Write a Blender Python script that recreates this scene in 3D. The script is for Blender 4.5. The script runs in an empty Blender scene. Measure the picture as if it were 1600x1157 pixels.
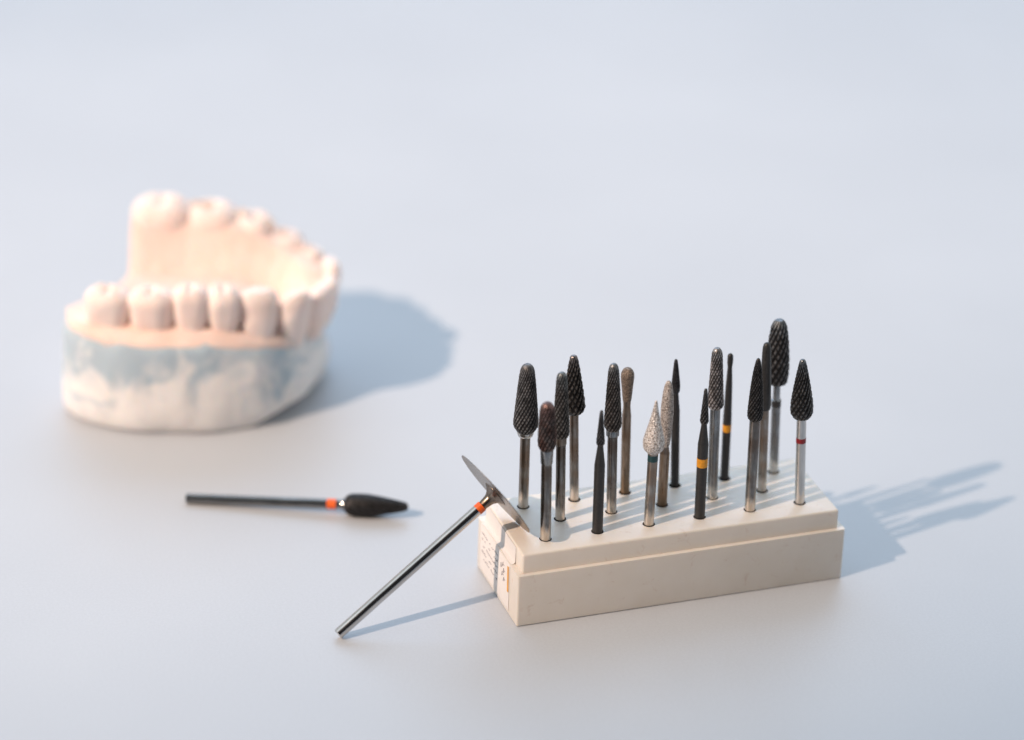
# Rotary burs in a plastic block, a disc bur leaning on it, a loose bur and a dental cast on a pale table
import bpy, bmesh, math, random
from mathutils import Vector, Matrix, noise

MM = 0.001                       # everything below is written in millimetres
scene = bpy.context.scene
col = scene.collection
R = math.radians
random.seed(4)

# ------------------------------------------------------------------ helpers
def V(x, y, z): return Vector((x, y, z))

def new_mesh(name, verts, faces, mat, parent=None, smooth=True, sharp=None):
    me = bpy.data.meshes.new(name)
    me.from_pydata([(x * MM, y * MM, z * MM) for x, y, z in verts], [], faces)
    me.validate()
    if smooth:
        me.polygons.foreach_set('use_smooth', [True] * len(me.polygons))
        if sharp: me.set_sharp_from_angle(angle=R(sharp))
    mats = mat if isinstance(mat, (list, tuple)) else [mat]
    for m in mats: me.materials.append(m)
    o = bpy.data.objects.new(name, me)
    col.objects.link(o)
    if parent is not None: o.parent = parent
    return o

def tag(o, label=None, cat=None, group=None, kind=None):
    if label: o['label'] = label
    if cat: o['category'] = cat
    if group: o['group'] = group
    if kind: o['kind'] = kind
    return o

def empty(name, loc, rot=None):
    o = bpy.data.objects.new(name, None)
    o.empty_display_size = 0.005
    col.objects.link(o)
    o.location = Vector(loc) * MM
    if rot is not None:
        o.rotation_mode = 'QUATERNION'; o.rotation_quaternion = rot
    return o

def resample(pts, step):
    out = [pts[0]]
    for (a0, b0), (a1, b1) in zip(pts, pts[1:]):
        n = max(1, int(math.ceil(math.hypot(a1 - a0, b1 - b0) / step)))
        for i in range(1, n + 1):
            t = i / n; out.append((a0 + (a1 - a0) * t, b0 + (b1 - b0) * t))
    return out

def smooth_profile(pts, sub=10):
    """Catmull-Rom through (z, r) so that the outline is rounded."""
    P = [pts[0]] + list(pts) + [pts[-1]]
    out = []
    for i in range(1, len(P) - 2):
        p0, p1, p2, p3 = P[i - 1], P[i], P[i + 1], P[i + 2]
        for k in range(sub):
            t = k / sub
            q = []
            for j in (0, 1):
                m1 = (p2[j] - p0[j]) * .5 * .7; m2 = (p3[j] - p1[j]) * .5 * .7
                h = ((2*t**3 - 3*t*t + 1) * p1[j] + (t**3 - 2*t*t + t) * m1 + (-2*t**3 + 3*t*t) * p2[j] + (t**3 - t*t) * m2)
                q.append(h)
            out.append((q[0], max(0.0, q[1])))
    out.append(tuple(pts[-1]))
    return out

def lathe(name, prof, mat, parent, nseg=48, disp=None, smooth=True, sharp=40):
    """prof = [(z, r)] from one end to the other; disp(theta, z, r) gives a changed radius. Ends are closed."""
    verts, faces, rings = [], [], []
    for z, r in prof:
        if r < 1e-4:
            rings.append([len(verts)]); verts.append((0, 0, z)); continue
        ring = []
        for k in range(nseg):
            a = 2 * math.pi * k / nseg
            rr = disp(a, z, r) if disp else r
            ring.append(len(verts)); verts.append((rr * math.cos(a), rr * math.sin(a), z))
        rings.append(ring)
    up = prof[-1][0] > prof[0][0]
    for A, B in zip(rings, rings[1:]):
        if len(A) == 1 and len(B) == 1: continue
        for k in range(nseg):
            k2 = (k + 1) % nseg
            if len(A) == 1: f = (A[0], B[k2], B[k])
            elif len(B) == 1: f = (A[k], A[k2], B[0])
            else: f = (A[k], A[k2], B[k2], B[k])
            faces.append(f if up else f[::-1])
    for ring, flip in ((rings[0], up), (rings[-1], not up)):
        if len(ring) > 1: faces.append(tuple(ring[::-1]) if flip else tuple(ring))
    o = new_mesh(name, verts, faces, mat, parent, smooth, sharp)
    if disp and getattr(disp, 'depth', None) is not None:      # how deep in a cut each point lies: shade is painted into the colour there
        at = o.data.attributes.new('groove_shade', 'FLOAT', 'POINT')
        vals = [0.0] * len(verts)
        for z_r, ring in zip(prof, rings):
            if len(ring) == 1: continue
            for k, vi in enumerate(ring): vals[vi] = disp.depth(2 * math.pi * k / nseg, z_r[0], z_r[1])
        at.data.foreach_set('value', vals)
    return o

# ------------------------------------------------------------------ materials
def mat_base(name):
    m = bpy.data.materials.new(name); m.use_nodes = True
    nt = m.node_tree; b = nt.nodes['Principled BSDF']
    return m, nt, b

def N(nt, typ, **kw):
    n = nt.nodes.new(typ)
    for k, v in kw.items():
        if k in n.inputs: n.inputs[k].default_value = v
        else: setattr(n, k, v)
    return n

def coords(nt, scale=(1000, 1000, 1000), loc=(0, 0, 0)):
    tc = N(nt, 'ShaderNodeTexCoord'); mp = N(nt, 'ShaderNodeMapping')
    mp.inputs['Scale'].default_value = scale; mp.inputs['Location'].default_value = loc
    nt.links.new(tc.outputs['Object'], mp.inputs['Vector'])
    return mp.outputs['Vector']

def nz(nt, vec, scale, detail=3, rough=.55, dist=0.0):
    n = N(nt, 'ShaderNodeTexNoise')
    n.inputs['Scale'].default_value = scale; n.inputs['Detail'].default_value = detail
    n.inputs['Roughness'].default_value = rough; n.inputs['Distortion'].default_value = dist
    nt.links.new(vec, n.inputs['Vector']); return n.outputs['Fac']

def ramp(nt, fac, stops):
    r = N(nt, 'ShaderNodeValToRGB'); e = r.color_ramp.elements
    while len(e) < len(stops): e.new(.5)
    for el, (p, c) in zip(e, stops):
        el.position = p; el.color = (c[0], c[1], c[2], 1) if len(c) == 3 else c
    nt.links.new(fac, r.inputs['Fac']); return r.outputs['Color']

def bump(nt, b, h, strength, dist_mm):
    n = N(nt, 'ShaderNodeBump'); n.inputs['Strength'].default_value = strength
    n.inputs['Distance'].default_value = dist_mm * MM
    nt.links.new(h, n.inputs['Height']); nt.links.new(n.outputs['Normal'], b.inputs['Normal'])
    return n

def mul_map(nt, fac, a, b_):
    n = N(nt, 'ShaderNodeMapRange'); n.inputs['To Min'].default_value = a; n.inputs['To Max'].default_value = b_
    n.inputs['From Min'].default_value = .3; n.inputs['From Max'].default_value = .7
    nt.links.new(fac, n.inputs['Value']); return n.outputs['Result']

def steel(name, dark, light, warm=None, rough=(.22, .42), seed=0, worn_reflection=None):
    """Worn round steel: streaks along the shank, brown tarnish in patches."""
    m, nt, b = mat_base(name)
    v = coords(nt, (1000, 1000, 120), (seed, seed * 3, 0))
    f = nz(nt, v, 1.6, 4, .6)
    c = ramp(nt, f, [(.3, dark), (.68, light)])
    if warm:
        v2 = coords(nt, (1000, 1000, 1000), (seed * 2 + 7, 1, seed))
        f2 = nz(nt, v2, .16, 3, .6)
        mx = N(nt, 'ShaderNodeMix', data_type='RGBA')
        r2 = ramp(nt, f2, [(.42, (0, 0, 0)), (.62, (1, 1, 1))])
        nt.links.new(r2, mx.inputs['Factor']); nt.links.new(c, mx.inputs['A']); mx.inputs['B'].default_value = (*warm, 1)
        c = mx.outputs['Result']
    if worn_reflection:  # pale foot: reflection of the block top painted in, along with worn bare steel
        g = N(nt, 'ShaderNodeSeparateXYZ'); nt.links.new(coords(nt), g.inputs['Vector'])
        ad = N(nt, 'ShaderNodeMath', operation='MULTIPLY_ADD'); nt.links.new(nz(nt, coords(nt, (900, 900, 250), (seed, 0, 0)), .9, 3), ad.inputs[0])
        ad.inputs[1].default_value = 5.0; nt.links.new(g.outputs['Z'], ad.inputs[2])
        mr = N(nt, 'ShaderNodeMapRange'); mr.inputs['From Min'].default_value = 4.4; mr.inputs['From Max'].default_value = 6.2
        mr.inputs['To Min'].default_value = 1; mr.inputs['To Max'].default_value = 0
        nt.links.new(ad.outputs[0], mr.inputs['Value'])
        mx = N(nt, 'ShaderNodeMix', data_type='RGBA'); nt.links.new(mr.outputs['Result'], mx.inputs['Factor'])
        nt.links.new(c, mx.inputs['A']); mx.inputs['B'].default_value = (*worn_reflection, 1); c = mx.outputs['Result']
    nt.links.new(c, b.inputs['Base Color'])
    b.inputs['Metallic'].default_value = 1.0
    nt.links.new(mul_map(nt, f, *rough), b.inputs['Roughness'])
    v3 = coords(nt, (1000, 1000, 300)); f3 = nz(nt, v3, 6, 3)
    bump(nt, b, f3, .25, .03)
    return m

def carbide(name, base, spec_rough=.38, tip=None, tipz=0, brown=None, land=3.6):
    m, nt, b = mat_base(name)
    v = coords(nt)
    f = nz(nt, v, 2.2, 4, .65)
    c = ramp(nt, f, [(.3, tuple(x * .6 for x in base)), (.7, tuple(x * 1.7 for x in base))])
    if brown:
        f2 = nz(nt, v, .35, 3, .6); mx = N(nt, 'ShaderNodeMix', data_type='RGBA')
        nt.links.new(ramp(nt, f2, [(.4, (0, 0, 0)), (.6, (1, 1, 1))]), mx.inputs['Factor'])
        nt.links.new(c, mx.inputs['A']); mx.inputs['B'].default_value = (*brown, 1); c = mx.outputs['Result']
    if tip:   # the worn end is bare grey metal
        g = N(nt, 'ShaderNodeSeparateXYZ'); tc = coords(nt); nt.links.new(tc, g.inputs['Vector'])
        mr = N(nt, 'ShaderNodeMapRange'); mr.inputs['From Min'].default_value = tipz - 4.5; mr.inputs['From Max'].default_value = tipz - .6
        ad = N(nt, 'ShaderNodeMath', operation='MULTIPLY_ADD'); nt.links.new(nz(nt, v, 1.2, 3), ad.inputs[0]); ad.inputs[1].default_value = 3; 
        nt.links.new(g.outputs['Z'], ad.inputs[2]); sb = N(nt, 'ShaderNodeMath', operation='SUBTRACT'); nt.links.new(ad.outputs[0], sb.inputs[0]); sb.inputs[1].default_value = 1.5
        nt.links.new(sb.outputs[0], mr.inputs['Value'])
        mx = N(nt, 'ShaderNodeMix', data_type='RGBA'); nt.links.new(mr.outputs['Result'], mx.inputs['Factor'])
        nt.links.new(c, mx.inputs['A']); mx.inputs['B'].default_value = (*tip, 1); c = mx.outputs['Result']
    at = N(nt, 'ShaderNodeAttribute', attribute_name='groove_shade')
    rc = ramp(nt, at.outputs['Fac'], [(.05, (1, 1, 1)), (.55, (.16, .15, .15))])  # cuts darkened with painted shade; lands brightened as highlights and wear
    wn = ramp(nt, nz(nt, v, .8, 4, .65), [(.35, (1.1, 1.07, 1.05)), (.65, (land, land * .97, land * .95))])
    for q_ in (wn, rc):
        mx = N(nt, 'ShaderNodeMix', data_type='RGBA', blend_type='MULTIPLY'); mx.inputs['Factor'].default_value = 1
        mx.clamp_result = False
        nt.links.new(c, mx.inputs['A']); nt.links.new(q_, mx.inputs['B']); c = mx.outputs['Result']
    nt.links.new(c, b.inputs['Base Color'])
    b.inputs['Metallic'].default_value = .8
    nt.links.new(mul_map(nt, f, spec_rough - .1, spec_rough + .14), b.inputs['Roughness'])
    bump(nt, b, nz(nt, v, 9, 3), .35, .05)
    return m

def diamond(name, a, c_, dark):
    m, nt, b = mat_base(name)
    v = coords(nt)
    vo = N(nt, 'ShaderNodeTexVoronoi'); vo.inputs['Scale'].default_value = 3.4; nt.links.new(v, vo.inputs['Vector'])
    f = nz(nt, v, 2.9, 6, .8)
    c1 = ramp(nt, f, [(.38, dark), (.45, c_), (.52, a), (.62, tuple(min(1, x * 1.5) for x in a))])
    nt.links.new(c1, b.inputs['Base Color'])
    b.inputs['Metallic'].default_value = .25; b.inputs['Roughness'].default_value = .42
    n1 = bump(nt, b, vo.outputs['Distance'], .9, .16)
    return m

def painted(name, c, rough=.45, var=.12, metal=0.0):
    m, nt, b = mat_base(name)
    v = coords(nt); f = nz(nt, v, 2.0, 4, .6)
    nt.links.new(ramp(nt, f, [(.3, tuple(x * (1 - var) for x in c)), (.7, tuple(min(1, x * (1 + var)) for x in c))]), b.inputs['Base Color'])
    nt.links.new(mul_map(nt, f, rough - .06, rough + .08), b.inputs['Roughness'])
    b.inputs['Metallic'].default_value = metal
    bump(nt, b, nz(nt, v, 7, 3), .15, .03)
    return m

def table_material():
    m, nt, b = mat_base('satin_grey_laminate')
    v = coords(nt)
    f = nz(nt, v, .012, 3, .5); g = nz(nt, v, 1.7, 6, .8)
    c = ramp(nt, f, [(.3, TABLE_A), (.7, TABLE_B)])
    gr = ramp(nt, g, [(.34, (.90, .90, .90)), (.66, (1.0, 1.0, 1.0))])
    mx = N(nt, 'ShaderNodeMix', data_type='RGBA', blend_type='MULTIPLY'); mx.inputs['Factor'].default_value = 1
    nt.links.new(c, mx.inputs['A']); nt.links.new(gr, mx.inputs['B']); nt.links.new(mx.outputs['Result'], b.inputs['Base Color'])
    nt.links.new(mul_map(nt, g, .40, .5), b.inputs['Roughness'])
    bump(nt, b, g, .3, .06)
    return m

def plastic_cream():
    m, nt, b = mat_base('cream_moulded_plastic')
    v = coords(nt)
    f = nz(nt, v, .09, 4, .6); s = nz(nt, v, .9, 4, .65)
    c = ramp(nt, f, [(.3, (.715, .655, .59)), (.7, (.765, .715, .66))])
    sp = ramp(nt, nz(nt, v, .30, 5, .7, .6), [(.60, (1, 1, 1)), (.72, (.80, .69, .64))])
    mx = N(nt, 'ShaderNodeMix', data_type='RGBA', blend_type='MULTIPLY'); mx.inputs['Factor'].default_value = .7
    nt.links.new(c, mx.inputs['A']); nt.links.new(sp, mx.inputs['B']); nt.links.new(mx.outputs['Result'], b.inputs['Base Color'])
    b.inputs['Roughness'].default_value = .42
    b.inputs['Subsurface Weight'].default_value = .18
    b.inputs['Subsurface Radius'].default_value = (1.0, .7, .4); b.inputs['Subsurface Scale'].default_value = 1.6 * MM
    bump(nt, b, nz(nt, v, 1.4, 5, .6), .1, .12)
    return m

def plaster(name, a, c_, blue=None):
    m, nt, b = mat_base(name)
    v = coords(nt)
    f = nz(nt, v, .16, 4, .6)
    c = ramp(nt, f, [(.3, a), (.7, c_)])
    if blue:   # blue stone smeared over the white one, thickest under the rim
        g = N(nt, 'ShaderNodeSeparateXYZ'); nt.links.new(v, g.inputs['Vector'])
        mr = N(nt, 'ShaderNodeMapRange'); mr.inputs['From Min'].default_value = 3; mr.inputs['From Max'].default_value = 21
        mr.inputs['To Min'].default_value = -.16; mr.inputs['To Max'].default_value = .22
        nt.links.new(g.outputs['Z'], mr.inputs['Value'])
        ad = N(nt, 'ShaderNodeMath', operation='ADD'); nt.links.new(mr.outputs['Result'], ad.inputs[0])
        nt.links.new(nz(nt, v, .085, 5, .6, 1.2), ad.inputs[1])
        fr = ramp(nt, ad.outputs[0], [(.44, (0, 0, 0)), (.64, (1, 1, 1))])
        mx = N(nt, 'ShaderNodeMix', data_type='RGBA'); nt.links.new(fr, mx.inputs['Factor'])
        nt.links.new(c, mx.inputs['A']); mx.inputs['B'].default_value = (*blue, 1); c = mx.outputs['Result']
    nt.links.new(c, b.inputs['Base Color'])
    b.inputs['Roughness'].default_value = .7
    b.inputs['Subsurface Weight'].default_value = .3
    b.inputs['Subsurface Radius'].default_value = (1.0, .5, .3); b.inputs['Subsurface Scale'].default_value = 2 * MM
    bump(nt, b, nz(nt, v, .8, 5, .6), .25, .3)
    return m

TABLE_A, TABLE_B = (.505, .53, .57), (.54, .565, .605)
M = dict(
    table=table_material(), cream=plastic_cream(),
    hole=painted('hole_dark', (.05, .045, .04), .8),  # near-black walls inside the holes
    steel=steel('shank_steel', (.10, .10, .10), (.32, .31, .30), (.13, .105, .09), (.16, .32), worn_reflection=(.60, .54, .48)),
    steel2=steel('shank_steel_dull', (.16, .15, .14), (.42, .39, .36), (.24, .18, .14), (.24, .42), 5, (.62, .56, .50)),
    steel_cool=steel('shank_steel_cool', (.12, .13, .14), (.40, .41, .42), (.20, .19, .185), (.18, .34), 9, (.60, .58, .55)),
    bright=steel('polished_steel', (.46, .455, .45), (.62, .61, .60), None, (.10, .2), 3),
    brown=steel('tarnished_brass_steel', (.16, .12, .09), (.40, .32, .26), (.22, .155, .105), (.24, .42), 2),
    coated=painted('black_coated_shank', (.022, .021, .021), .38, .35),
    fine=painted('black_smooth_head', (.025, .024, .024), .42, .4),
    disc=steel('disc_steel', (.10, .082, .07), (.33, .285, .25), (.22, .17, .13), (.22, .40), 4),
    orange=painted('orange_band', (.85, .13, .015), .4),
    amber=painted('amber_band', (.72, .30, .012), .4, .2),
    teal=painted('teal_band', (.008, .048, .055), .4, .3),
    red=painted('red_band', (.24, .004, .008), .3),
    diamond=diamond('diamond_grit', (.74, .69, .67), (.38, .32, .28), (.08, .055, .04)),
    diamond_warm=diamond('diamond_grit_tan', (.52, .47, .44), (.32, .27, .24), (.09, .06, .045)),
    diamond_brown=diamond('diamond_grit_brown', (.24, .185, .145), (.14, .10, .075), (.05, .035, .028)),
    teeth=plaster('peach_plaster_teeth', (.90, .735, .68), (.95, .82, .775)),
    gum=plaster('peach_plaster_gum', (.87, .635, .55), (.91, .725, .66)),
    base=plaster('white_plaster_base', (.80, .78, .78), (.88, .865, .86), (.44, .54, .62)),
    paper=painted('label_paper', (.74, .70, .68), .6, .04),
    ink=painted('label_ink', (.38, .36, .38), .6),
    stripe=painted('label_orange_edge', (.75, .36, .06), .5),
)

# ------------------------------------------------------------------ table
def build_table():
    S = 1500
    o = new_mesh('table_surface', [(-S, -S, 0), (S, -S, 0), (S, S, 0), (-S, S, 0), (-S, -S, -18), (S, -S, -18), (S, S, -18), (-S, S, -18)],
                 [(0, 1, 2, 3), (7, 6, 5, 4), (0, 4, 5, 1), (1, 5, 6, 2), (2, 6, 7, 3), (3, 7, 4, 0)], M['table'], smooth=False)
    tag(o, 'pale grey blue satin table top under everything', 'table top', kind='structure')
build_table()

# ------------------------------------------------------------------ bur block
TOP, LEDGE = 16.41, 12.07
X0, X1, Y0, Y1 = -8.06, 65.70, -6.41, 20.0
U0, U1, W0, W1 = -6.80, 64.37, -5.34, 18.9
PITCH, ROWQ, HOLE_R = 11.5, 14.28, 1.32
HOLES = [(PITCH * i + (PITCH / 2 if r == 1 else 0), ROWQ * r / 2) for r in (0, 1, 2) for i in range(5 if r == 1 else 6)]

def build_block():
    root = empty('bur_block', (0, 0, 0))
    tag(root, 'cream plastic stepped block holding seventeen upright burs', 'bur holder')
    bm = bmesh.new()
    lo = [bm.verts.new((x, y, z)) for z in (0.0, LEDGE) for x, y in ((X0, Y0), (X1, Y0), (X1, Y1), (X0, Y1))]
    hi = [bm.verts.new((x, y, z)) for z in (LEDGE, TOP) for x, y in ((U0, W0), (U1, W0), (U1, W1), (U0, W1))]
    bm.faces.new(lo[0:4][::-1])
    for k in range(4):
        k2 = (k + 1) % 4
        bm.faces.new((lo[k], lo[k2], lo[k2 + 4], lo[k + 4]))
        bm.faces.new((lo[k + 4], lo[k2 + 4], hi[k2], hi[k]))
        bm.faces.new((hi[k], hi[k2], hi[k2 + 4], hi[k + 4]))
    bm.faces.new(hi[4:8])
    E = [e for e in bm.edges if not all(abs(v.co.z - LEDGE) < 1e-6 and (v.co.x in (U0, U1) or True) and (abs(v.co.x - U0) < .01 or abs(v.co.x - U1) < .01) for v in e.verts)
         and not (abs(e.verts[0].co.z - LEDGE) < 1e-6 and abs(e.verts[1].co.z - LEDGE) < 1e-6 and e.calc_face_angle(0) < .1)]
    bmesh.ops.bevel(bm, geom=E, offset=.45, segments=3, profile=.5, affect='EDGES', clamp_overlap=True)
    for v in bm.verts: v.co *= MM
    me = bpy.data.meshes.new('body'); bm.to_mesh(me); bm.free()
    me.polygons.foreach_set('use_smooth', [True] * len(me.polygons)); me.set_sharp_from_angle(angle=R(35))
    body = bpy.data.objects.new('body', me); col.objects.link(body); me.materials.append(M['cream']); me.materials.append(M['hole'])
    # seventeen real holes
    cb = bmesh.new()
    for hx, hy in HOLES:
        r = bmesh.ops.create_cone(cb, cap_ends=True, segments=40, radius1=HOLE_R, radius2=HOLE_R, depth=14)
        bmesh.ops.translate(cb, verts=r['verts'], vec=(hx, hy, TOP - 11 + 7))
    for v in cb.verts: v.co *= MM
    cm = bpy.data.meshes.new('cut'); cb.to_mesh(cm); cb.free(); cm.materials.append(M['cream']); cm.materials.append(M['hole'])
    for p in cm.polygons: p.material_index = 1
    cut = bpy.data.objects.new('cut', cm); col.objects.link(cut)
    md = body.modifiers.new('holes', 'BOOLEAN'); md.operation = 'DIFFERENCE'; md.solver = 'EXACT'; md.object = cut
    dg = bpy.context.evaluated_depsgraph_get(); dg.update()
    me2 = bpy.data.meshes.new_from_object(body.evaluated_get(dg), preserve_all_data_layers=True, depsgraph=dg)
    body.modifiers.clear(); body.data = me2; me2.name = 'body'
    bpy.data.objects.remove(cut); bpy.data.meshes.remove(cm)
    body.parent = root
    # paper label folded over the step of the left end
    t = .10
    ya, yb = -1.2, 17.6
    prof = [(U0 + 1.0, TOP + t), (U0 + .35, TOP + t), (U0 - t, TOP - .35), (U0 - t - .05, LEDGE + .45), (U0 - .45, LEDGE + t + .02), (X0 + .4, LEDGE + t), (X0 - t, LEDGE - .45), (X0 - t, 1.2)]
    prof = prof[2:]
    vs, fs = [], []
    ny = 24
    def wob(y, i): return .10 * noise.noise(V(y * .45, i * 1.3, 3.1))
    for i, (x, z) in enumerate(prof):
        for j in range(ny + 1):
            y = ya + (yb - ya) * j / ny
            vs.append((x - abs(wob(y, i)), y, z))
    n1 = len(vs)
    for i, (x, z) in enumerate(prof):
        for j in range(ny + 1):
            y = ya + (yb - ya) * j / ny
            vs.append((x + .09 - abs(wob(y, i)) * .5, y, z - .03))
    for i in range(len(prof) - 1):
        for j in range(ny):
            a = i * (ny + 1) + j; b_ = a + 1; c = a + ny + 2; d = a + ny + 1
            fs.append((a, d, c, b_)); fs.append((a + n1, b_ + n1, c + n1, d + n1))
    for j in range(ny):
        a = j; b_ = j + 1; fs.append((a, b_, b_ + n1, a + n1))
        a = (len(prof) - 1) * (ny + 1) + j; b_ = a + 1; fs.append((b_, a, a + n1, b_ + n1))
    for i in range(len(prof) - 1):
        a = i * (ny + 1); d = a + ny + 1; fs.append((d, a, a + n1, d + n1))
        a = i * (ny + 1) + ny; d = a + ny + 1; fs.append((a, d, d + n1, a + n1))
    lab = new_mesh('paper_label', vs, fs, M['paper'], root, sharp=50)
    # small worn print: thin strokes lying on the paper
    def strokes(name, segs, w, mat):
        v2, f2 = [], []
        for (y0, z0, y1, z1) in segs:
            x = X0 - t - .16
            if z0 > LEDGE: x = U0 - t - .20
            d = Vector((y1 - y0, z1 - z0)); d.normalize(); n = Vector((-d.y, d.x)) * w / 2
            k = len(v2)
            for xx in (x, x + .14):
                v2 += [(xx, y0 + n.x, z0 + n.y), (xx, y1 + n.x, z1 + n.y), (xx, y1 - n.x, z1 - n.y), (xx, y0 - n.x, z0 - n.y)]
            f2 += [(k, k + 1, k + 2, k + 3), (k + 7, k + 6, k + 5, k + 4), (k, k + 4, k + 5, k + 1), (k + 1, k + 5, k + 6, k + 2), (k + 2, k + 6, k + 7, k + 3), (k + 3, k + 7, k + 4, k)]
        return new_mesh(name, v2, f2, mat, lab, smooth=False)
    rnd = random.Random(11); segs = []
    for row in range(5):
        zz = 10.2 - row * 1.45
        y = 6.2
        while y < 16.4:
            l = rnd.uniform(.25, .8)
            if rnd.random() < .8: segs.append((y, zz + rnd.uniform(-.12, .12), y + l, zz + rnd.uniform(-.3, .3)))
            y += l + rnd.uniform(.12, .35)
    for z0, y0 in ((10.2, 1.9), (8.9, 1.5), (7.8, 2.2), (6.9, 1.2), (9.4, 3.2)):
        segs.append((y0, z0, y0 + rnd.uniform(.4, .9), z0 - rnd.uniform(-.3, .5)))
        segs.append((y0 + .7, z0 + .5, y0 + .8 + rnd.uniform(-.2, .4), z0 - .6))
    strokes('print', segs, .12, M['ink'])
    strokes('orange_mark', [(-.55, 11.3, -.75, 5.4)], .62, M['stripe'])
    return root
build_block()

# ------------------------------------------------------------------ burs
def cuts(n1, k1, n2, k2, amp, w1, w2, z0, z1, sgn=1, seed=0):
    """Cross-cut flutes: two crossing families of real grooves running round the head."""
    def g_(a, z, r):
        fade = min(1, max(0, (z - z0) / .5)) * min(1, max(0, (z1 - z) / FADE)) if z1 > z0 else 1
        p1 = (n1 * a / (2 * math.pi) + sgn * z * k1 + .05 * math.sin(a * 3 + seed)) % 1.0
        p2 = (n2 * a / (2 * math.pi) - sgn * z * k2) % 1.0
        # saw-tooth lands with a rounded bottom, like ground cutting edges
        g1 = max(0.0, 1 - abs(p1 - .5) / w1); g2 = max(0.0, 1 - abs(p2 - .5) / w2)
        return max(g1 ** .8, .62 * g2), fade
    def f(a, z, r):
        g, fade = g_(a, z, r)
        sc = min(1.0, r / 1.1)
        wob = .02 * noise.noise(V(math.cos(a) * 2, math.sin(a) * 2, z * .8 + seed))
        return r + (amp * (.3 - g) * fade + wob) * sc
    FADE = 2.2
    def depth(a, z, r):
        g, fade = g_(a, z, r); return g * (.35 + .65 * fade)
    f.depth = depth
    return f

def grit(amp, seed):
    def f(a, z, r):
        x, y = r * math.cos(a), r * math.sin(a)
        n = noise.noise(V(x * 3.2 + seed, y * 3.2, z * 3.2)) + .6 * noise.noise(V(x * 7 + seed, y * 7, z * 7))
        return r + amp * n * min(1, r / .5)
    return f

def orient(d):
    return Vector((0, 0, 1)).rotation_difference(Vector(d).normalized())

def band_ring(parent, z0, z1, r, mat):
    return lathe('colour_band', [(z0, r), (z0, r + .035), (z1, r + .035), (z1, r)], mat, parent, 40)

def make_bur(spec, label, group, shank_mat, head_mat, collar_mat=None, cut=None, bands=(), depth=10.0, name='dental_bur', spin=0.0, dirty=False):
    q = orient(spec['d']) @ Matrix.Rotation(spin, 4, 'Z').to_quaternion()
    root = empty(name, spec['b'], q)
    tag(root, label, 'dental bur', group)
    L = spec['L']; s = spec['s']
    H = [(L - t, r * 1.03 + (.03 if r > 0 else 0)) for t, r in spec['h']][::-1]        # from the neck up to the tip
    Cc = [(L - t, r) for t, r in spec['c']][::-1]
    zneck = H[0][0]
    zs = Cc[0][0] if Cc else zneck
    ch = .25
    sh = [(-depth, s - ch), (-depth + ch, s), (zs - .02 if Cc else zneck + .25, s)]
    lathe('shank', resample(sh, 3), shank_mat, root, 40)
    if Cc:
        lathe('collar', Cc + [(Cc[-1][0] + .15, Cc[-1][1] * .96)], collar_mat or shank_mat, root, 40)
    HP = smooth_profile([(zneck, max(.2, H[0][1] * .8))] + H, 8)
    HP = resample(HP, .085)
    # drop near duplicates
    P2 = [HP[0]]
    for a in HP[1:]:
        if abs(a[0] - P2[-1][0]) + abs(a[1] - P2[-1][1]) > .03: P2.append(a)
    P2[-1] = (L, 0.0)
    nseg = 144 if cut else 48
    lathe('head', P2, head_mat, root, nseg, disp=cut(zneck, L) if cut else None, sharp=None)
    for z0, z1, m_, rr in bands: band_ring(root, z0, z1, rr, m_)
    return root

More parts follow.
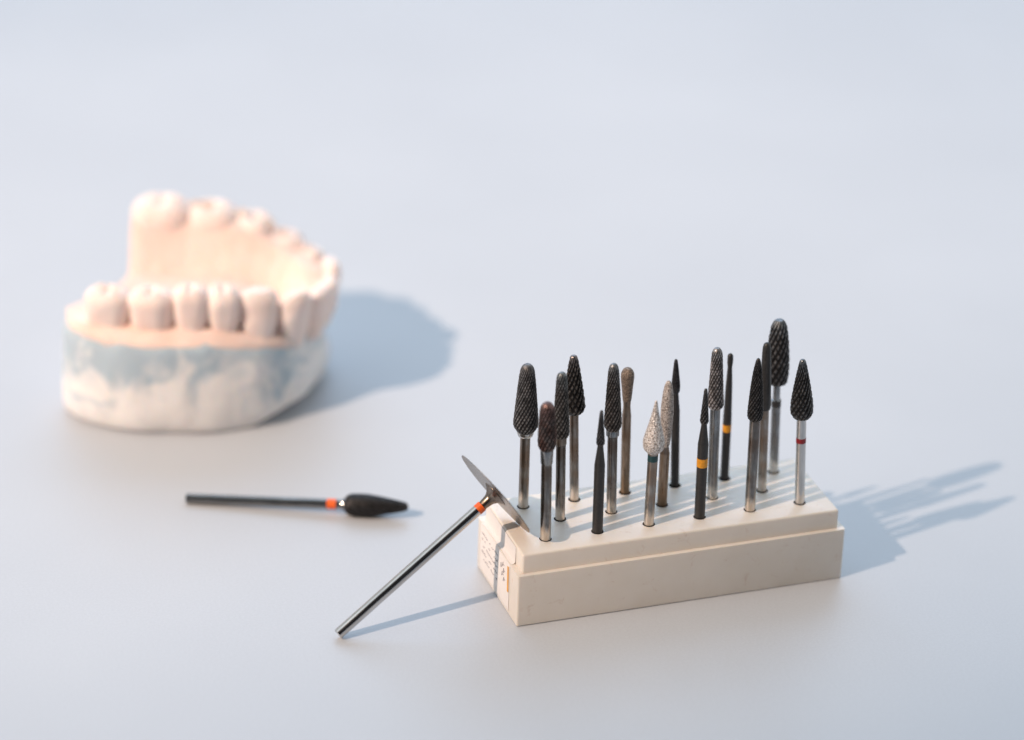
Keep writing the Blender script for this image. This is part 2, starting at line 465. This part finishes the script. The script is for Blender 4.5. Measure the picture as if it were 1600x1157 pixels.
S = {
'C0': {'b': (0.0, 14.28, 16.41), 'd': (-0.0042, 0.0015, 1.0), 'L': 33.87, 'h': [(0.0, 0.0), (0.15, 0.493), (0.61, 1.026), (1.67, 1.426), (5.16, 1.826), (9.7, 2.226), (13.65, 2.533), (14.56, 2.426), (15.77, 1.76)], 'c': [(15.47, 1.713), (16.23, 1.78), (16.83, 1.58), (17.14, 1.113)], 's': 1.077} ,
'A0': {'b': (0.0, 0.0, 16.41), 'd': (-0.0208, 0.0074, 0.9998), 'L': 32.03, 'h': [(0.0, 0.0), (0.15, 0.55), (0.6, 1.009), (1.5, 1.402), (5.09, 1.697), (8.84, 1.815), (10.03, 1.729), (10.93, 1.336)], 'c': [(10.78, 1.323), (11.53, 1.356), (14.08, 1.258), (14.3, 1.146)], 's': 1.124} ,
'B0': {'b': (5.75, 7.14, 16.41), 'd': (-0.0243, 0.0087, 0.9997), 'L': 34.64, 'h': [(0.0, 0.0), (0.15, 0.424), (0.6, 0.821), (1.66, 1.053), (6.18, 1.317), (11.46, 1.582), (14.02, 1.635), (15.08, 1.35)], 'c': [(14.93, 1.172), (16.74, 1.172), (16.89, 1.039)], 's': 1.037} ,
'C1': {'b': (11.5, 14.28, 16.41), 'd': (-0.0395, 0.0141, 0.9991), 'L': 34.33, 'h': [(0.0, 0.0), (0.14, 0.429), (0.67, 0.764), (3.41, 1.233), (7.21, 1.768), (10.56, 2.17), (12.23, 2.271), (13.3, 1.768), (13.75, 1.166)], 'c': [], 's': 0.981} ,
'A1': {'b': (11.5, 0.0, 16.41), 'd': (-0.0109, 0.0039, 0.9999), 'L': 28.53, 'h': [(0.0, 0.0), (0.15, 0.224), (0.75, 0.356), (3.92, 0.587), (7.09, 0.831), (7.69, 0.818), (8.07, 0.62)], 'c': [(7.99, 0.607), (8.59, 0.64), (12.82, 1.135)], 's': 1.124} ,
'B1': {'b': (17.25, 7.14, 16.41), 'd': (-0.0271, 0.0097, 0.9996), 'L': 35.1, 'h': [(0.0, 0.0), (0.15, 0.426), (0.68, 0.825), (1.89, 1.058), (5.22, 1.291), (9.76, 1.557), (13.7, 1.776), (14.61, 1.69), (15.52, 1.291)], 'c': [(15.36, 1.377), (16.73, 1.377), (17.03, 1.078)], 's': 1.069} ,
'C2': {'b': (23.0, 14.28, 16.41), 'd': (-0.0235, 0.0084, 0.9997), 'L': 29.81, 'h': [(0.0, 0.0), (0.12, 0.567), (0.51, 0.972), (1.27, 1.309), (2.34, 1.343), (4.18, 1.174), (7.55, 0.871)], 'c': [(7.4, 0.871), (9.09, 0.763), (11.08, 0.958)], 's': 0.987} ,
'A2': {'b': (23.0, 0.0, 16.41), 'd': (0.0043, -0.0015, 1.0), 'L': 29.27, 'h': [(0.0, 0.0), (0.23, 0.192), (1.29, 0.391), (3.26, 0.756), (5.53, 1.253), (7.8, 1.816), (9.77, 2.181), (11.13, 2.015), (11.89, 1.485), (12.34, 1.021)], 'c': [], 's': 1.07} ,
'B2': {'b': (28.75, 7.14, 16.41), 'd': (-0.0023, 0.0008, 1.0), 'L': 29.55, 'h': [(0.0, 0.0), (0.21, 0.362), (0.98, 0.697), (2.96, 1.033), (6.47, 1.267), (9.52, 1.267), (13.34, 1.033), (15.48, 0.798)], 'c': [(15.48, 0.805), (17.0, 1.019)], 's': 1.062} ,
'C3': {'b': (34.5, 14.28, 16.41), 'd': (-0.0418, 0.0149, 0.999), 'L': 30.35, 'h': [(0.0, 0.0), (0.15, 0.231), (0.92, 0.4), (3.23, 0.637), (6.0, 0.875), (7.38, 0.841), (8.0, 0.637)], 'c': [(7.84, 0.59), (8.46, 0.624), (11.99, 0.882)], 's': 0.917} ,
'A3': {'b': (34.5, 0.0, 16.41), 'd': (-0.0118, 0.0042, 0.9999), 'L': 30.43, 'h': [(0.0, 0.0), (0.15, 0.226), (0.76, 0.36), (3.8, 0.593), (7.14, 0.846), (7.74, 0.846), (8.2, 0.626)], 'c': [(8.12, 0.579), (8.65, 0.613), (12.9, 1.112)], 's': 1.136} ,
'B3': {'b': (40.25, 7.14, 16.41), 'd': (-0.0251, 0.0089, 0.9996), 'L': 35.72, 'h': [(0.0, 0.0), (0.15, 0.497), (0.61, 0.833), (1.53, 1.069), (5.95, 1.304), (10.53, 1.539), (13.27, 1.673), (14.19, 1.237)], 'c': [], 's': 1.1} ,
'C4': {'b': (46.0, 14.28, 16.41), 'd': (-0.0152, 0.0054, 0.9999), 'L': 30.2, 'h': [(0.0, 0.0), (0.15, 0.3), (0.62, 0.559), (2.16, 0.573), (3.09, 0.477)], 'c': [(3.01, 0.491), (5.87, 0.627), (7.72, 0.729), (14.67, 0.893)], 's': 0.928} ,
'A4': {'b': (46.0, 0.0, 16.41), 'd': (-0.0124, 0.0044, 0.9999), 'L': 35.97, 'h': [(0.0, 0.0), (0.17, 0.227), (0.85, 0.494), (3.43, 0.895), (7.23, 1.262), (11.03, 1.516), (13.3, 1.582), (14.06, 1.429), (14.52, 1.095)], 'c': [], 's': 1.127} ,
'B4': {'b': (51.75, 7.14, 16.41), 'd': (-0.0314, 0.0112, 0.9994), 'L': 35.42, 'h': [(0.0, 0.0), (0.15, 0.365), (0.61, 0.669), (1.84, 0.872), (7.2, 1.04), (11.8, 1.189), (14.55, 1.243), (15.7, 1.108)], 'c': [(15.63, 0.926), (17.16, 0.993), (17.46, 0.926)], 's': 0.99} ,
'C5': {'b': (57.5, 14.28, 16.41), 'd': (-0.0293, 0.0105, 0.9995), 'L': 36.72, 'h': [(0.0, 0.0), (0.15, 0.779), (0.77, 1.257), (1.7, 1.598), (5.09, 2.076), (9.73, 2.349), (12.81, 2.315), (14.67, 2.076), (15.13, 1.735), (15.44, 0.779)], 'c': [(15.28, 0.765), (18.99, 0.799), (19.14, 1.038), (20.69, 1.038), (20.84, 0.97)], 's': 1.001} ,
'A5': {'b': (57.5, 0.0, 16.41), 'd': (-0.0468, 0.0167, 0.9988), 'L': 34.2, 'h': [(0.0, 0.0), (0.15, 0.363), (0.76, 0.665), (3.21, 1.135), (6.26, 1.673), (9.62, 2.176), (11.45, 2.297), (12.67, 2.21), (13.74, 1.572), (13.97, 0.967)], 'c': [], 's': 1.038} ,
}
G_SET = 'burs standing in the cream block'
def X(n1, k1, n2, k2, amp, w1=.34, w2=.28, sgn=-1, seed=0, slope=.42, cross=.6):
    # k1 / k2 are the mean head radii in mm for the two families, so every head has the same helix angle
    return lambda z0, z1: cuts(n1, slope * n1 / (2 * math.pi * k1), n2, cross * n2 / (2 * math.pi * k1), amp, w1, w2, z0, z1, sgn, seed)
def GR(amp, seed): return lambda z0, z1: grit(amp, seed)

grey = (.05, .048, .047)
ch_ = lambda k, base=grey, rough=.4, tip=None, brown=None: carbide('carbide_' + k, base, rough, tip, S[k]['L'] if tip else 0, brown)

make_bur(S['C0'], 'wide matt charcoal cone bur with bright collar, in the back row nearest the leaning disc', G_SET,
         M['steel2'], ch_('C0', (.075, .075, .077), .45, (.10, .10, .105)), M['bright'], X(20, 2.0, 18, .50, .17, .38, .3, seed=1))
make_bur(S['A0'], 'short reddish brown ribbed bur in the front corner hole beside the disc', G_SET,
         M['steel'], ch_('A0', (.05, .043, .042), .4, (.10, .065, .062), (.07, .035, .028)), M['steel_cool'], X(15, 1.7, 11, .30, .18, .38, .22, seed=2))
make_bur(S['B0'], 'slim dark grey cone bur with steel collar, just behind the short reddish one', G_SET,
         M['steel'], ch_('B0', (.065, .062, .06), .4, (.11, .12, .125)), M['steel2'], X(13, 1.35, 12, .35, .16, .38, .3, seed=3))
make_bur(S['C1'], 'pointed coarse black bur with shiny notches, second hole of the back row', G_SET,
         M['steel2'], ch_('C1', (.045, .042, .04), .3, (.12, .11, .11)), None, X(12, 1.7, 10, .42, .28, .4, .34, seed=4))
make_bur(S['A1'], 'thin black needle bur on an all black shank without band, in the front row', G_SET,
         M['coated'], ch_('A1', (.04, .04, .042), .45), M['coated'], X(9, 0.6, 8, .8, .08, seed=5))
make_bur(S['B1'], 'dark ribbed cone bur with narrow steel collar, right behind the needle bur without a band', G_SET,
         M['steel'], ch_('B1', (.062, .058, .056), .38, (.12, .125, .13)), M['steel_cool'], X(14, 1.4, 13, .45, .17, .38, .3, seed=6))
make_bur(S['C2'], 'brownish pear shaped bur with a rounded tarnished tip and tan shank', G_SET,
         M['brown'], M['diamond_brown'], M['brown'], GR(.02, 3))
make_bur(S['A2'], 'silver teardrop diamond bur with a teal ring on its shank', G_SET,
         M['steel2'], M['diamond'], None, GR(.045, 9), bands=[(15.2, 16.6, M['teal'], S['A2']['s'])])
make_bur(S['B2'], 'tan gritty flame diamond bur behind the silver teardrop one', G_SET,
         M['brown'], M['diamond_warm'], M['steel2'], GR(.045, 21))
make_bur(S['C3'], 'small black pointed bur on a plain black shank, back row, no colour band', G_SET,
         M['coated'], ch_('C3', (.035, .036, .04), .45), M['coated'], X(14, 0.6, 12, .8, .05, seed=7))
make_bur(S['A3'], 'thin black needle bur with an orange band low on its black shank, front row', G_SET,
         M['coated'], ch_('A3', (.04, .04, .04), .42), M['coated'], X(8, 0.6, 7, .7, .11, seed=8), bands=[(12.2, 14.2, M['amber'], S['A3']['s'])])
make_bur(S['B3'], 'worn shiny dark cone bur with pale scuffs, behind the orange banded needle', G_SET,
         M['steel_cool'], ch_('B3', (.07, .066, .065), .38, (.16, .16, .165), (.34, .32, .32)), None, X(14, 1.35, 12, .45, .16, .36, .3, seed=9))
make_bur(S['C4'], 'slender black bur with tiny blunt end and orange band, in the back row', G_SET,
         M['coated'], M['fine'], M['coated'], None, bands=[(11.6, 13.3, M['amber'], S['C4']['s'])])
make_bur(S['A4'], 'glossy black slim flame bur without collar, next to last in the front row', G_SET,
         M['steel'], ch_('A4', (.03, .029, .029), .3), None, X(15, 1.2, 12, .35, .17, .38, .25, seed=10))
make_bur(S['B4'], 'smooth matt black tapered bur partly hidden behind the slim flame bur', G_SET,
         M['steel2'], M['fine'], M['steel2'], None)
make_bur(S['C5'], 'largest tallest bur, coarse black barrel head with pale worn top and dark shank ring', G_SET,
         M['steel_cool'], ch_('C5', (.05, .05, .052), .5, (.095, .105, .115)), M['steel_cool'], X(13, 2.1, 11, .34, .24, .4, .34, seed=11),
         bands=[(S['C5']['L'] - 20.6, S['C5']['L'] - 19.2, M['coated'], 1.04)])
make_bur(S['A5'], 'egg shaped black bur with a small red ring on its bright silver shank', G_SET,
         M['bright'], ch_('A5', (.038, .037, .037), .28, (.09, .10, .11)), None, X(15, 1.8, 12, .38, .22, .38, .32, seed=12),
         bands=[(14.6, 15.7, M['red'], S['A5']['s'])])

# ------------------------------------------------------------------ loose bur on the table
def build_loose():
    a = V(-61.4, 63.7, 1.20); tip = V(-16.1, 43.7, 1.45)
    # shank end and the widest part of the head both touch the table
    prof_h = [(0, 0), (.1, .5), (.6, .92), (1.6, 1.15), (5.2, 1.85), (8.6, 2.36), (10.8, 2.44), (12.6, 2.36), (13.6, 1.95), (14.1, 1.45)]
    L = (tip - a).length
    zwide = L - 10.4
    tilt = math.asin((2.50 - 1.13) / zwide)
    d = (tip - a); d.z = 0; d.normalize(); d = d * math.cos(tilt) + V(0, 0, math.sin(tilt))
    spec = dict(b=(a.x, a.y, 1.14), d=tuple(d), L=L, h=prof_h, c=[(13.9, 1.3), (14.5, 1.2), (15.0, 1.0), (15.7, 1.0), (15.85, 1.12)], s=1.12)
    make_bur(spec, 'loose black bullet shaped bur with orange band lying flat on the table', None,
             M['coated_steel'], ch2, M['coated_steel'], X(18, 2.0, 16, .35, .09, .36, .26, seed=13), bands=[(L - 18.0, L - 16.0, M['orange'], 1.14)], depth=0.0)
M['coated_steel'] = steel('shank_steel_dark', (.17, .17, .17), (.30, .295, .29), None, (.10, .18), 6)
ch2 = carbide('carbide_loose', (.04, .04, .042), .5, land=2.0)
build_loose()

# ------------------------------------------------------------------ disc bur leaning on the block
def build_disc():
    F = V(-44.9, -.45, .98)
    el, az = R(34.0), R(9.9)
    d = V(math.cos(el) * math.cos(az), math.cos(el) * math.sin(az), math.sin(el))
    q = orient(d)
    root = empty('disc_bur', F, q)
    tag(root, 'steel disc bur with orange band leaning against the end of the cream block', 'dental bur')
    L = 43.8; r = 10.6; s = 1.14
    lathe('shank', resample([(0, s - .18), (.18, s), (L - 3.95, s), (L - 3.85, s - .12)], 4), M['bright'], root, 48)
    band_ring(root, L - 5.3, L - 3.95, s, M['orange'])
    lathe('hub', smooth_profile([(L - 3.9, 1.0), (L - 3.2, 1.05), (L - 2.0, 1.25), (L - 1.15, 1.75), (L - .55, 2.7), (L - .35, 3.1)], 5) + [(L - .2, 3.1)], M['disc'], root, 48)
    def rip(a, z, rr):
        return rr
    vs, fs = [], []
    # thin dished blade with slightly uneven rim
    nr, ns = 14, 120
    def zz(u, a, side):
        dish = .55 * (1 - u * u)
        th = .34 * (1 - u) + .07
        wav = .05 * u * math.sin(3 * a + .5)
        return L + dish * .5 - .2 + (th if side else -th) + wav
    for side in (1, 0):
        vs.append((0, 0, zz(0, 0, side)))
        for i in range(1, nr + 1):
            u = i / nr
            for k in range(ns):
                a = 2 * math.pi * k / ns
                rr = r * u * (1 + (.004 * noise.noise(V(math.cos(a) * 6, math.sin(a) * 6, 0)) if i == nr else 0))
                vs.append((rr * math.cos(a), rr * math.sin(a), zz(u, a, side)))
    n0 = 1 + nr * ns
    for side in (1, 0):
        o = 0 if side else n0
        for k in range(ns):
            k2 = (k + 1) % ns
            f = (o, o + 1 + k, o + 1 + k2); fs.append(f if side else f[::-1])
            for i in range(nr - 1):
                f = (o + 1 + i * ns + k, o + 1 + (i + 1) * ns + k, o + 1 + (i + 1) * ns + k2, o + 1 + i * ns + k2)
                fs.append(f if side else f[::-1])
    for k in range(ns):
        k2 = (k + 1) % ns; a = 1 + (nr - 1) * ns + k; b = 1 + (nr - 1) * ns + k2
        fs.append((a, a + n0, b + n0, b))
    new_mesh('disc_blade', vs, fs, M['disc'], root, sharp=40)
build_disc()

# ------------------------------------------------------------------ dental cast
def build_cast():
    root = empty('dental_cast', (-52.7, 94.8, 0))
    root.rotation_euler = (0, 0, math.atan2(-.336, .942))
    tag(root, 'peach plaster dental cast with teeth on a thick blue and white plaster base', 'dental cast')
    outline = [(-30.5, 17.5), (-30.3, 9), (-24.5, 3.0), (-14.7, -.6), (-1.4, -.8), (10, 1.6), (18, 5.8), (24, 12), (27.4, 21), (29, 30), (28.6, 39), (24, 48), (14, 53.5), (2, 56), (-9, 56), (-16, 54.5), (-19.3, 48), (-19.8, 37), (-23, 26.5)]
    n = len(outline)
    def cr(t):
        i = int(t) % n; f = t - int(t)
        p = [outline[(i + k - 1) % n] for k in range(4)]
        return tuple(.5 * ((2 * p[1][j]) + (-p[0][j] + p[2][j]) * f + (2 * p[0][j] - 5 * p[1][j] + 4 * p[2][j] - p[3][j]) * f * f + (-p[0][j] + 3 * p[1][j] - 3 * p[2][j] + p[3][j]) * f ** 3) for j in (0, 1))
    NS = 180
    def sq(x, z): t = max(0, min(1, (x - 2) / 27)); return z * (1 - .21 * t * t * (3 - 2 * t))     # the block of plaster is thinner towards the front teeth
    ring = [cr(n * k / NS) for k in range(NS)]
    cx, cy = 0, 27
    def at(k, sc, off=0.0):
        x, y = ring[k]; dx, dy = x - cx, y - cy; l = math.hypot(dx, dy)
        return cx + dx * sc + dx / l * off, cy + dy * sc + dy / l * off
    vs, fs = [], []
    levels = [(0, -1.6), (.5, -.6), (2, 0), (5, .2), (9, .1), (13, -.3), (17, -.7), (20, -.9), (21.6, -1.2), (22.3, -2.2)]
    for z, off in levels:
        for k in range(NS):
            x, y = ring[k]
            und = max(0, min(1, (x - 14) / 10)) * max(0, 1 - z / 4.2) * -6.5 * (1 if y < 36 else .3)
            nzv = .7 * noise.noise(V(x * .12, y * .12, z * .15)) + .3 * noise.noise(V(x * .4, y * .4, z * .4))
            px, py = at(k, 1, off + und + (nzv if z > 0 else 0))
            zt = z + (.9 * noise.noise(V(x * .15, y * .15, 5)) if z > 15 else 0)
            vs.append((px, py, sq(px, zt)))
    for i in range(len(levels) - 1):
        for k in range(NS):
            k2 = (k + 1) % NS; fs.append((i * NS + k, i * NS + k2, (i + 1) * NS + k2, (i + 1) * NS + k))
    fs.append(tuple(range(NS))[::-1]); fs.append(tuple((len(levels) - 1) * NS + k for k in range(NS)))
    new_mesh('plaster_base', vs, fs, M['base'], root, sharp=None)
    # gum and palate: a height field inside the outline
    arch = [(-27, 9.5), (-19, 8), (-9.5, 7), (0, 7.5), (7, 9), (14, 11.5), (20.5, 15.5), (25.3, 21.5), (27.6, 29), (27.6, 36.5), (24.3, 42.6), (18, 46.3), (11, 48), (3.5, 48.8), (-5.5, 49), (-16, 48)]
    def dist(x, y):
        best, inside = 1e9, 0
        for (ax, ay), (bx, by) in zip(arch, arch[1:]):
            ex, ey = bx - ax, by - ay
            t = max(0, min(1, ((x - ax) * ex + (y - ay) * ey) / (ex * ex + ey * ey)))
            dx, dy = x - ax - ex * t, y - ay - ey * t
            d_ = math.hypot(dx, dy)
            if d_ < best: best = d_; inside = ex * (y - ay) - ey * (x - ax)
        return best, inside > 0
    def sm(t): t = max(0, min(1, t)); return t * t * (3 - 2 * t)
    def hgt(x, y):
        d_, ins = dist(x, y)
        if ins:
            back = sm((y - 26) / 12)
            h = max(23.3, 20.5 + (8.6 + 4.6 * back) * sm(1 - (d_ - 2.2) / (8.5 + 4 * back)))
        else:
            h = 22.0 + 2.4 * sm(1 - (d_ - 3.5) / 4.0) + 8.0 * sm(1 - d_ / 1.6) + sm((y - 32) / 10) * 5 * sm(1 - (d_ - 1) / 5)
        h -= max(0, h - 24.5) * sm((-21.5 - x) / 3.5) * (1 if y < 26 else 0)
        h = max(h, 20.8)
        return h + .35 * noise.noise(V(x * .3, y * .3, 1))
    vs, fs = [], []
    NR = 34
    for i in range(NR + 1):
        sc = i / NR
        for k in range(NS):
            px, py = at(k, 1, -1.5)
            px, py = cx + (px - cx) * sc, cy + (py - cy) * sc
            vs.append((px, py, sq(px, hgt(px, py))))
    for k in range(NS):   # skirt down into the base
        x, y, z = vs[NR * NS + k]; vs.append((x, y, sq(x, 20.0 + .5 * noise.noise(V(x * .2, y * .2, 9)))))
    for i in range(NR + 1):
        for k in range(NS):
            k2 = (k + 1) % NS; fs.append((i * NS + k, (i + 1) * NS + k, (i + 1) * NS + k2, i * NS + k2))
    fs.append(tuple((NR + 1) * NS + k for k in range(NS))[::-1])
    new_mesh('gum', vs, fs, M['gum'], root, sharp=None)
    # teeth
    T = [(-19.4, 9.0, 10.4, 8.8, 9.4, 'm'), (-9.4, 8.0, 10.2, 8.8, 9.9, 'm'), (-.6, 8.1, 8.0, 8.2, 10.8, 'p'), (6.6, 9.3, 7.7, 8.2, 10.8, 'p'),
         (14.4, 11.4, 9.2, 9.0, 12.6, 'c'), (21.8, 15.0, 8.2, 6.8, 14.0, 'i'), (26.0, 21.2, 8.2, 6.4, 12.8, 'i'), (27.6, 28.6, 8.4, 6.4, 11.4, 'i'), (27.4, 36.6, 8.8, 6.4, 12.2, 'i'),
         (24.2, 42.9, 8.4, 7.0, 11.9, 'c'), (17.6, 46.6, 8.8, 8.4, 11.6, 'p'), (10.2, 48.2, 9.4, 9.4, 12.4, 'p'), (.2, 48.9, 12.4, 11, 12.8, 'm'), (-11.6, 48.6, 14.2, 12, 13.9, 'm')]
    for idx, (x, y, wd, dp, h, kind) in enumerate(T):
        p0 = T[max(0, idx - 1)]; p1 = T[min(len(T) - 1, idx + 1)]
        ang = math.atan2(p1[1] - p0[1], p1[0] - p0[0])
        ca, sa = math.cos(ang), math.sin(ang)         # local: t along the arch, o outward (to the right of travel)
        z0 = 20.6
        zg = 23.0
        ztop = zg + h
        vs, fs = [], []
        NA, NZ = 40, 16
        def tooth_pt(a, tz):
            ex = 2.7 if kind in 'mp' else 2.3
            c_, s_ = math.cos(a), math.sin(a)
            rr = (abs(c_) ** ex + abs(s_) ** ex) ** (-1 / ex)
            # narrower at the neck, widest at two thirds, closing over the top
            w = .76 + .28 * math.sin(max(0, min(1, (tz - .12) / .6)) * math.pi / 2)
            if tz > .8: w *= math.sqrt(max(0, 1 - ((tz - .8) / .2) ** 2 * (.55 if kind in 'mp' else .6)))
            dpt = w if kind in 'mp' else w * (1.05 - .55 * max(0, tz - .25))
            lt = c_ * rr * wd / 2 * w * .98; lo = s_ * rr * dp / 2 * dpt
            z = z0 + (ztop - z0) * tz
            flare = (2.4 if kind == 'i' else .8) * tz
            return lt, lo - flare, z
        for j in range(NZ + 1):
            for k in range(NA):
                lt, lo, z = tooth_pt(2 * math.pi * k / NA, j / NZ)
                nn = .35 * noise.noise(V(lt * .3 + idx * 9, lo * .3, z * .25))
                # a cusp pattern lifts the corners of the back teeth
                vs.append((x + (lt + nn) * ca - (lo + nn) * sa, y + (lt + nn) * sa + (lo + nn) * ca, sq(x, z)))
        base = len(vs)
        NI = 5
        for i in range(1, NI + 1):
            sc = 1 - i / (NI + 0.0)
            for k in range(NA):
                lt, lo, z = tooth_pt(2 * math.pi * k / NA, 1.0)
                fl = -(2.4 if kind == 'i' else .8)
                lt *= sc; lo = fl + (lo - fl) * sc
                cus = .9 * math.cos(2 * (2 * math.pi * k / NA) + math.pi) * 0
                if kind in 'mp': dz = 1.0 * math.sin(sc * math.pi) * (1.2 * abs(math.sin(2 * (2 * math.pi * k / NA)))) - 1.6 * (1 - sc) ** 1.1
                else: dz = .35 * (1 - sc)
                nn = .35 * sc * noise.noise(V(lt / sc * .3 + idx * 9, lo * .3, z * .25)) if sc > 0 else 0
                vs.append((x + (lt + nn) * ca - (lo + nn) * sa, y + (lt + nn) * sa + (lo + nn) * ca, sq(x, z + dz + .5 * noise.noise(V(lt * .5, lo * .5, idx * 3.3)))))
        for j in range(NZ + NI):
            for k in range(NA):
                k2 = (k + 1) % NA; fs.append((j * NA + k, j * NA + k2, (j + 1) * NA + k2, (j + 1) * NA + k))
        fs.append(tuple(range(NA))[::-1])
        new_mesh('tooth', vs, fs, M['teeth'], root, sharp=None)
build_cast()

KEY, FILL, FILL2, WORLD = 1120, 18, 1.5, .73
WCOL = (.93, .97, .97)
# ------------------------------------------------------------------ light
def look(o, target):
    o.rotation_mode = 'QUATERNION'
    o.rotation_quaternion = (Vector(target) - o.location).to_track_quat('-Z', 'Y')

def add_light(name, typ, loc, target, energy, color, **kw):
    l = bpy.data.lights.new(name, typ); l.energy = energy; l.color = color
    for k, v in kw.items(): setattr(l, k, v)
    o = bpy.data.objects.new(name, l); col.objects.link(o); o.location = loc; look(o, target); return o

az, el, D = R(16.8), R(38.8), 5.0
tgt = Vector((-.035, .185, 0))
key_loc = tgt + Vector((-math.cos(az) * math.cos(el), -math.sin(az) * math.cos(el), math.sin(el))) * D
add_light('key_lamp', 'SPOT', key_loc, tgt, KEY, (1.0, .76, .59), spot_size=R(8.0), spot_blend=1.0, shadow_soft_size=.03)
add_light('window_fill', 'AREA', (.35, 1.5, 1.15), (.05, .15, 0), FILL, (.46, .69, 1.0), shape='RECTANGLE', size=2.0, size_y=1.1)
add_light('overhead_fill', 'AREA', (-.9, .2, 1.5), (0, .1, 0), FILL2, (.78, .88, 1.0), shape='RECTANGLE', size=1.0, size_y=1.0)

w = bpy.data.worlds.new('World'); scene.world = w; w.use_nodes = True
nt = w.node_tree; bg = nt.nodes['Background']
# a pale room, darker where the photographer and the unlit side of the room are
tc = N(nt, 'ShaderNodeTexCoord'); dt = N(nt, 'ShaderNodeVectorMath', operation='DOT_PRODUCT')
nt.links.new(tc.outputs['Generated'], dt.inputs[0]); dt.inputs[1].default_value = Vector((-.25, -.86, .45)).normalized()
wc = ramp(nt, dt.outputs['Value'], [(.0, WCOL), (.62, WCOL), (.80, (.05, .052, .058)), (1.0, (.03, .03, .034))])
nt.links.new(wc, bg.inputs['Color']); bg.inputs['Strength'].default_value = WORLD

# ------------------------------------------------------------------ camera
cam = bpy.data.cameras.new('camera'); co = bpy.data.objects.new('camera', cam); col.objects.link(co); scene.camera = co
yaw, pitch, roll = .343, .457, .034
fw = Vector((math.sin(yaw) * math.cos(pitch), math.cos(yaw) * math.cos(pitch), -math.sin(pitch)))
rt = Vector((math.cos(yaw), -math.sin(yaw), 0)); up = rt.cross(fw)
r2 = rt * math.cos(roll) + up * math.sin(roll); u2 = -rt * math.sin(roll) + up * math.cos(roll)
mt = Matrix((r2, u2, -fw)).transposed().to_4x4(); mt.translation = Vector((-.202711, -.542761, .346832))
co.matrix_world = mt
cam.sensor_width = 36; cam.lens = 112.5; cam.shift_y = -.0284
cam.clip_start = .02; cam.clip_end = 20
cam.dof.use_dof = True; cam.dof.focus_distance = .668; cam.dof.aperture_fstop = 5.8; cam.dof.aperture_blades = 0

vs_ = scene.view_settings
scene.display_settings.display_device = 'sRGB'
vs_.view_transform = 'Standard'; vs_.look = 'None'; vs_.gamma = 1; vs_.exposure = 0
